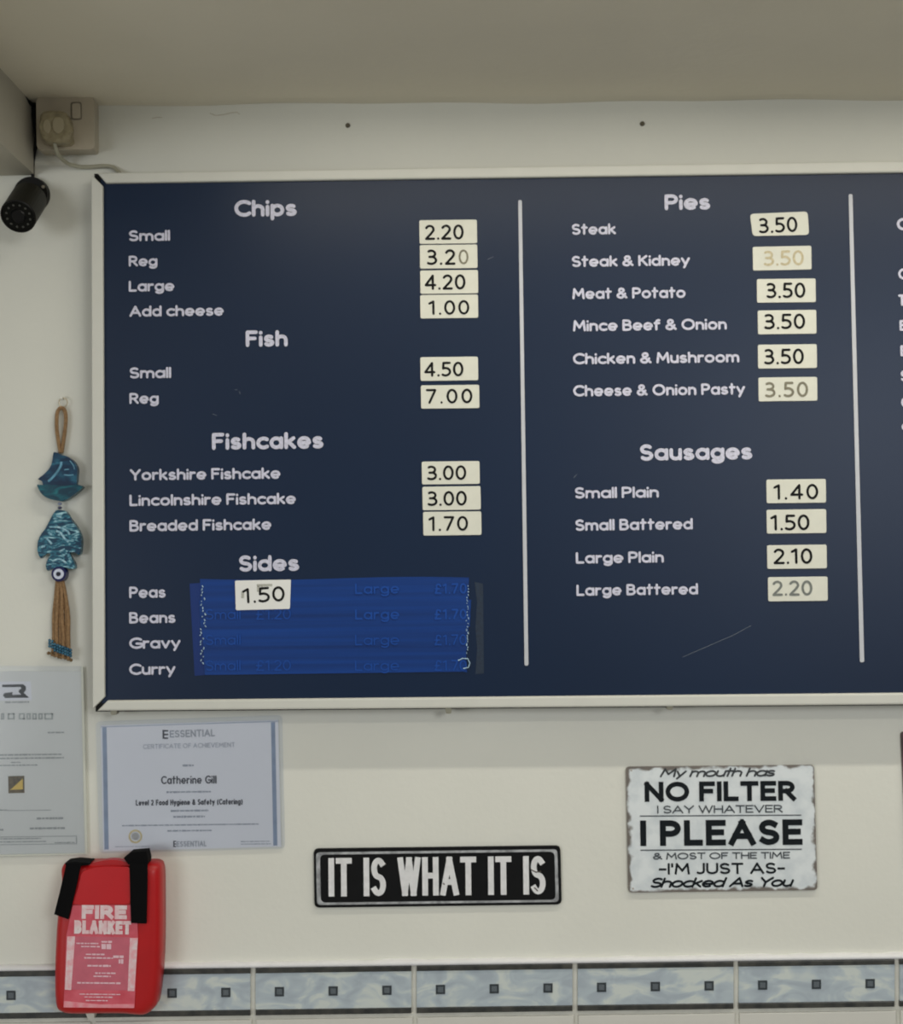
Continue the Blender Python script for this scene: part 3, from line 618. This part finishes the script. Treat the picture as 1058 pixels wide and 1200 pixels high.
mk('small_print', bm, M_pr, c1)
bm = bmesh.new(); ctr = P(158.6, 980.2, yp); rg = [[bm.verts.new(ctr + Vector((r_ * math.cos(t * math.pi / 14), -.0002, r_ * math.sin(t * math.pi / 14)))) for t in range(28)] for r_ in (.0106, .0078)]
for k in range(28): bm.faces.new((rg[0][k], rg[0][(k + 1) % 28], rg[1][(k + 1) % 28], rg[1][k]))
mk('gold_seal', bm, mat('gold_print', (178, 166, 128), .5, var=.2, vscale=300), c1)
bm = bmesh.new(); bm.faces.new([bm.verts.new(ctr + Vector((.0060 * math.cos(t * math.pi / 8), -.0001, .0060 * math.sin(t * math.pi / 8)))) for t in range(16)]); mk('seal_face', bm, mat('seal_face', (190, 190, 186), .5), c1)

c2 = thing('certificate', 'portrait white certificate in a clear plastic pocket at the left edge, black logo on top', 'certificate', P(20, 890, 0))
slab('paper', [(-95, 786), (95, 786.6), (99.6, 1000), (-90, 1004)], -.0035, 0, M_paperW, c2)
slab('plastic_pocket', rquad([(-100, 780), (96.6, 780.6), (102.4, 1001.6), (-94, 1006.5)], 2), -.0058, -.005, film('pocket_plastic', .16, .01, bump=.06, bscale=9), c2)
slab('pocket_edge', [(94.6, 782), (97.4, 782), (102.4, 1001), (99.6, 1001.4)], -.0062, -.0036, mat('pocket_weld', (168, 170, 160), .4), c2)
slab('pocket_edge', [(-94, 1003.6), (102, 999.8), (102.2, 1001.4), (-94, 1005.4)], -.0061, -.0036, mat('pocket_weld', (168, 170, 160), .4), c2)
slab('logo_panel', [(-30, 799), (36, 798.6), (37.2, 820.6), (-30, 821.4)], -.0038, -.0035, mat('bright_white_print', (226, 230, 232), .5), c2)
yp = -.0041
bm = bmesh.new()
for pts in ([(2.6,802.4),(27,801.8),(30.4,804.6),(30.2,808.6),(27.8,812),(34,817.6),(6,818.0),(3.6,815.2),(5,812.2),(14.6,811),(14.4,814.2),(24.8,814),(21.6,810.6),(22.8,808),(24.8,807.4),(24.4,805),(13.4,805.2),(2.6,805.2)],):
    bm.faces.new([bm.verts.new(P(a, b, yp)) for a, b in pts])
mk('logo', bm, mat('logo_black', (18, 24, 24), .6), c2)
bm = bmesh.new()
for a, b in ((-20, -14), (-10, -3), (1, 5), (9, 17), (22, 29), (31, 36), (38, 43), (45, 50), (52, 62)):
    bar(bm, a, b, 836.6, 1.6, yp); bar(bm, a, b, 842.4, 1.6, yp); bar(bm, a, a + 1.6, 839.5, 7, yp); bar(bm, b - 1.8, b, 839.5, 7, yp)
mk('title_lettering', bm, mat('title_print', (146, 150, 144), .6), c2)
bm = bmesh.new()
for i, (a, b, yy, h) in enumerate(((6,34,822.8,2),(56,75,858.4,2),(-40,72,884.6,2),(-40,75,888.6,2),(13,24,893.4,1.2),(-40,44,897,1.8),(-20,8,949.4,1.6),(43,75,959,2.6),(-20,4,972.6,2.4),(35,76,970.6,2.6),(-40,48,983,1.4),(-40,54,986.6,1.4),(64,88,987.4,1.4))):
    print_line(bm, a, b, yy, h, yp, i + 20)
bar(bm, 8, 60, 949.6, .7, yp); bar(bm, -40, 90, 980.6, .7, yp); bar(bm, -40, 90, 989.6, .7, yp); bar(bm, 89.2, 90, 984.6, 8, yp)
mk('small_print', bm, mat('grey_print2', (138, 140, 136), .6), c2)
slab('badge', [(9.6, 909.6), (28.4, 909.2), (28.6, 929.2), (9.8, 929.6)], -.0040, -.0035, mat('badge_dark', (70, 62, 44), .5, rgb2=(96, 84, 56), vscale=200), c2)
bm = bmesh.new(); bm.faces.new([bm.verts.new(P(a, b, -.0042)) for a, b in ((12, 925.6), (26.6, 912.4), (26.8, 925))]); mk('badge_triangle', bm, mat('badge_gold', (206, 164, 78), .5), c2)

# ---------------------------------------------------------------- fire blanket
z = lambda l: [(40 + a / 5.453, 980 + b / 5.453) for a, b in l]
fb = thing('fire_blanket', 'red fire blanket case with two black pull straps hanging over the tile border', 'fire blanket', P(125, 1100, 0))
M_red = mat('red_case', (152, 8, 12), .4, var=.08, vscale=20, bump=.08, bscale=50, L=.62)
def pillow(name, out, prof, m, parent):      # rings of one outline drawn in towards its middle, like a moulded case
    ys0 = prof[-1][1]; w = xz(out, ys0); cx = (min(p[0] for p in w) + max(p[0] for p in w)) / 2; cz = (min(p[1] for p in w) + max(p[1] for p in w)) / 2
    hx = (max(p[0] for p in w) - min(p[0] for p in w)) / 2; hz = (max(p[1] for p in w) - min(p[1] for p in w)) / 2
    bm = bmesh.new(); R_ = [[bm.verts.new((cx + (p[0] - cx) * (1 - ins / hx), y, cz + (p[1] - cz) * (1 - ins / hz))) for p in w] for ins, y in prof]
    n = len(w)
    for a in range(len(R_) - 1):
        for k in range(n): bm.faces.new((R_[a][k], R_[a][(k + 1) % n], R_[a + 1][(k + 1) % n], R_[a + 1][k]))
    bm.faces.new(R_[0]); bm.faces.new(R_[-1][::-1]); return mk(name, bm, m, parent, smooth=True)
body = smooth_closed(z([(162, 300), (160, 215), (200, 176), (300, 176), (420, 176), (560, 176), (680, 178), (770, 180), (803, 225), (808, 400), (808, 640), (800, 860), (778, 1060), (750, 1120), (690, 1158), (560, 1150), (400, 1150), (250, 1152), (165, 1140), (124, 1085), (118, 860), (128, 620), (146, 420)]), 4)
ob = pillow('case', body, [(0, -.0116), (0, -.034), (.0008, -.040), (.003, -.045), (.0065, -.0488), (.011, -.0508), (.016, -.0515)], M_red, fb)
slab('top_fold', smooth_closed(z([(345, 200), (360, 176), (430, 158), (500, 150), (570, 160), (625, 176), (620, 200), (480, 205)]), 3), -.046, -.030, M_red, fb, bev=.003, seg=3)
slab('hanging_tab', rquad([(98, 1180), (111, 1180), (110, 1195), (103, 1195)], 3), -.03, -.012, mat('clear_tab', (170, 170, 160), .4), fb)
slab('lid_panel', smooth_closed(z([(310, 225), (430, 196), (560, 196), (612, 210), (612, 330), (612, 428), (500, 432), (240, 436), (262, 380), (290, 300)]), 3), -.0535, -.05, mat('red_lid', (164, 14, 20), .34, var=.1, vscale=16), fb, bev=.001)
M_strap = mat('black_webbing', (6, 6, 7), .9, bump=.4, bscale=1500, spec=.15)
slab('strap', z([(205, 172), (300, 174), (292, 210), (255, 380), (217, 532), (126, 500), (165, 350)]), -.0575, -.0535, M_strap, fb, bev=.0012)
slab('strap', z([(608, 172), (722, 178), (722, 300), (716, 560), (618, 556), (614, 400)]), -.0575, -.0535, M_strap, fb, bev=.0012)
slab('strap_end', z([(570, 140), (612, 104), (716, 96), (728, 150), (725, 178), (600, 182)]), -.0555, -.030, M_strap, fb, bev=.0015)
slab('strap_end', z([(195, 172), (260, 164), (350, 172), (352, 184), (298, 190), (200, 186)]), -.055, -.020, M_strap, fb, bev=.001)
yl = -.0532
slab('instruction_label', z([(246, 440), (655, 440), (663, 640), (640, 1098), (188, 1094), (205, 640)]), yl, -.0515, mat('pink_film', (168, 62, 74), .3, rgb2=(180, 82, 94), vscale=40), fb)
slab('instruction_panel', z([(255, 640), (612, 645), (600, 985), (232, 980)]), yl - .0003, yl, mat('pink_print', (168, 84, 98), .4, var=.1, vscale=60), fb)
M_pale = mat('pale_print_label', (212, 174, 176), .4, rgb2=(204, 140, 146), vscale=140)
slab('label_border', z([(212, 640), (262, 640), (236, 982), (196, 980)]), yl - .0004, yl, M_pale, fb)
slab('label_border', z([(612, 650), (663, 650), (640, 990), (598, 988)]), yl - .0004, yl, M_pale, fb)
slab('label_border', z([(190, 1052), (420, 1075), (640, 1072), (638, 1098), (188, 1094)]), yl - .0004, yl, mat('pale_band', (208, 134, 140), .4, rgb2=(196, 100, 112), vscale=70), fb)
M_fl = mat('fire_lettering', (206, 180, 180), .45, rgb2=(196, 156, 160), vscale=100)
text('lettering', 'FIRE', 95.6, 148.6, 1060.8, 1077, yl - .0004, M_fl, fb, pen=.30, slope=.01, cap='square', track=.08)
text('lettering', 'BLANKET', 86.8, 153.4, 1078.8, 1094.6, yl - .0004, M_fl, fb, pen=.27, slope=.015, cap='square', track=.03)
bm = bmesh.new(); c_ = lambda a: 40 + a / 5.453; d_ = lambda b: 980 + b / 5.453
for i, (a, b, yy, h) in enumerate(((270,410,685,10),(300,420,705,10),(430,500,675,14),(430,500,705,34),(330,450,755,10),(320,505,778,10),(505,575,770,18),(540,570,800,30),(340,490,828,14),(390,520,875,10),(380,490,895,10),(275,555,938,12),(290,550,1010,8),(320,500,1028,8),(330,470,1050,8))):
    print_line(bm, c_(a), c_(b), d_(yy), h / 5.453, yl - .0006, i + 50, .01)
mk('small_print', bm, mat('pale_small_print', (218, 160, 168), .5), fb)

# ---------------------------------------------------------------- metal signs
def worn(name, base, rust, aspect, edge=.03, amount=.5, scale=60, rough=.45):
    m = bpy.data.materials.new(name); m.use_nodes = True; nt = m.node_tree; b = nt.nodes['Principled BSDF']; b.inputs['Roughness'].default_value = rough
    L = nt.links.new; N = nt.nodes.new
    tc = N('ShaderNodeTexCoord'); sp = N('ShaderNodeSeparateXYZ'); L(tc.outputs['Generated'], sp.inputs[0])
    def math_(op, a, b_=None):
        n = N('ShaderNodeMath'); n.operation = op
        for i, v in enumerate((a, b_)):
            if v is None: continue
            if isinstance(v, (int, float)): n.inputs[i].default_value = v
            else: L(v, n.inputs[i])
        return n.outputs[0]
    dx = math_('MULTIPLY', math_('MINIMUM', sp.outputs[0], math_('SUBTRACT', 1.0, sp.outputs[0])), aspect)
    dz = math_('MINIMUM', sp.outputs[2], math_('SUBTRACT', 1.0, sp.outputs[2]))
    d = math_('MINIMUM', dx, dz)
    n1 = N('ShaderNodeTexNoise'); n1.inputs['Scale'].default_value = scale; n1.inputs['Detail'].default_value = 6; L(tc.outputs['Object'], n1.inputs['Vector'])
    v = math_('ADD', math_('SUBTRACT', d, edge), math_('MULTIPLY', math_('SUBTRACT', n1.outputs['Fac'], .5), amount))
    cr = N('ShaderNodeValToRGB'); cr.color_ramp.elements[0].position = .0; cr.color_ramp.elements[1].position = .02
    cr.color_ramp.elements[0].color = col(*rust); cr.color_ramp.elements[1].color = col(*base)
    L(v, cr.inputs[0])
    n3 = N('ShaderNodeTexNoise'); n3.inputs['Scale'].default_value = 45; n3.inputs['Detail'].default_value = 4; L(tc.outputs['Object'], n3.inputs['Vector'])
    mx = N('ShaderNodeMix'); mx.data_type = 'RGBA'; mx.blend_type = 'MULTIPLY'
    mx.inputs[0].default_value = 1; cr2 = N('ShaderNodeValToRGB'); cr2.color_ramp.elements[0].position = .3; cr2.color_ramp.elements[0].color = (.82, .84, .86, 1); cr2.color_ramp.elements[1].position = .6; cr2.color_ramp.elements[1].color = (1, 1, 1, 1)
    L(n3.outputs['Fac'], cr2.inputs[0]); L(cr.outputs[0], mx.inputs[6]); L(cr2.outputs[0], mx.inputs[7]); L(mx.outputs[2], b.inputs['Base Color'])
    return m
M_signblack = mat('sign_black', (8, 9, 10), .5, var=.25, vscale=40, spec=.2)
M_signwhite = mat('sign_white', (192, 194, 196), .45, var=.12, vscale=90)
s1 = thing('metal_sign', 'black metal plate sign with white border and white capitals below the menu board', 'sign', P(512, 1027, 0))
YS = -.0045
slab('plate', rquad([(367.4, 994.6), (656.6, 991), (658.2, 1060), (368.4, 1063.8)], 6, 5), YS, -.0005, M_signblack, s1, bev=.0008)
def ring(name, o4, i4, ro, ri, y, m, par):
    a = rquad(o4, ro, 5); b = rquad(i4, ri, 5); bm = bmesh.new()
    va = [bm.verts.new(P(*p, y)) for p in a]; vb = [bm.verts.new(P(*p, y)) for p in b]; n = len(a)
    for k in range(n): bm.faces.new((va[k], va[(k + 1) % n], vb[(k + 1) % n], vb[k]))
    return mk(name, bm, m, par)
ring('border_line', [(370.2, 998.8), (653, 995.2), (654.8, 1057), (371.4, 1060.6)], [(374.8, 1001.6), (649.6, 998.0), (651.0, 1054.4), (376, 1057.8)], 5, 6, YS - .0004, mat('sign_line', (150, 152, 154), .5, rgb2=(104, 106, 108), vscale=90), s1)
M_sl = M_signwhite
text('lettering', 'IT IS WHAT IT IS', 385, 639.5, 1004.2, 1049.4, YS - .0006, M_sl, s1, pen=.15, cap='square', track=.045, slope=-.0105, space=.27)
bm = bmesh.new()
for l in ([(622, 1019), (628, 1022), (634, 1021)], [(626, 1040), (630, 1044)], [(519, 1035), (521, 1036.5)]): tube(bm, [P(a, b, YS - .0007) for a, b in l], .0010, 5)
mk('chip_mark', bm, mat('chip_brown', (60, 52, 46), .6), s1)

s2 = thing('metal_sign', 'weathered white metal sign with rusty edges and black slogan in mixed lettering', 'sign', P(845, 971, 0))
slab('plate', rquad([(733.3, 898.6), (953.9, 896.4), (957.7, 1043.2), (736.4, 1046.2)], 4.5, 4), YS, -.0005, worn('worn_white_plate', (186, 191, 192), (96, 90, 84), 1.48, .012, .11, 60), s2, bev=.0006)
yt = YS - .0005
M_si = mat('sign_ink', (12, 18, 22), .6, var=.15, vscale=120, spec=.2); M_si2 = mat('sign_ink_thin', (52, 58, 62), .5)
def ln(t, x0, x1, a, b, pen, **k): text('lettering', t, x0, x1, a, b, yt, k.pop('m', M_si), s2, pen=pen, slope=-.008, **k)
ln('My mouth has', 773, 912, 899.6, 910.6, .2, shear=.45, track=-.06, space=.55, m=mat('sign_ink_mid', (40, 44, 46), .5))
ln('NO FILTER', 755.4, 932.5, 915.6, 939, .235, cap='square', track=.10, space=.4)
ln('I SAY WHATEVER', 770, 917, 943.6, 952.8, .17, cap='square', m=M_si2, space=.5)
ln('I PLEASE', 750.3, 940.4, 960.8, 990.8, .235, cap='square', track=.12, space=.42)
ln('& MOST OF THE TIME', 765, 925.6, 998.8, 1006.8, .19, cap='square', m=M_si2, space=.5)
ln("-I'M JUST AS-", 772, 919.8, 1011.2, 1024.4, .19, cap='square', track=.12, space=.5)
ln('Shocked As You', 761, 933, 1027.8, 1040, .21, shear=.45, track=-.06, space=.55)
bm = bmesh.new(); bar(bm, 749.6, 938.9, 955.8, 1.3, yt, -.006); bar(bm, 750.4, 939.6, 995.8, 1.3, yt, -.006); mk('rule', bm, M_si2, s2)
for px, py in ((739.6, 902.6), (741.6, 1041.4)):
    bm = bmesh.new(); cyl(bm, P(px, py, YS), (0, -1, 0), .0018, .0016, .0006, 12); mk('rivet_hole', bm, mat('hole_pale', (150, 146, 140), .5), s2)
s3 = thing('metal_sign', 'dark reddish-brown sign, only its left edge showing at the right of the picture', 'sign', P(1150, 930, 0))
slab('plate', rquad([(1055.6, 857.6), (1250, 855), (1254, 1008), (1063, 1011)], 4, 4), YS, -.0005, mat('dark_red_sign', (52, 40, 40), .4, rgb2=(84, 62, 66), vscale=30), s3, bev=.0006)
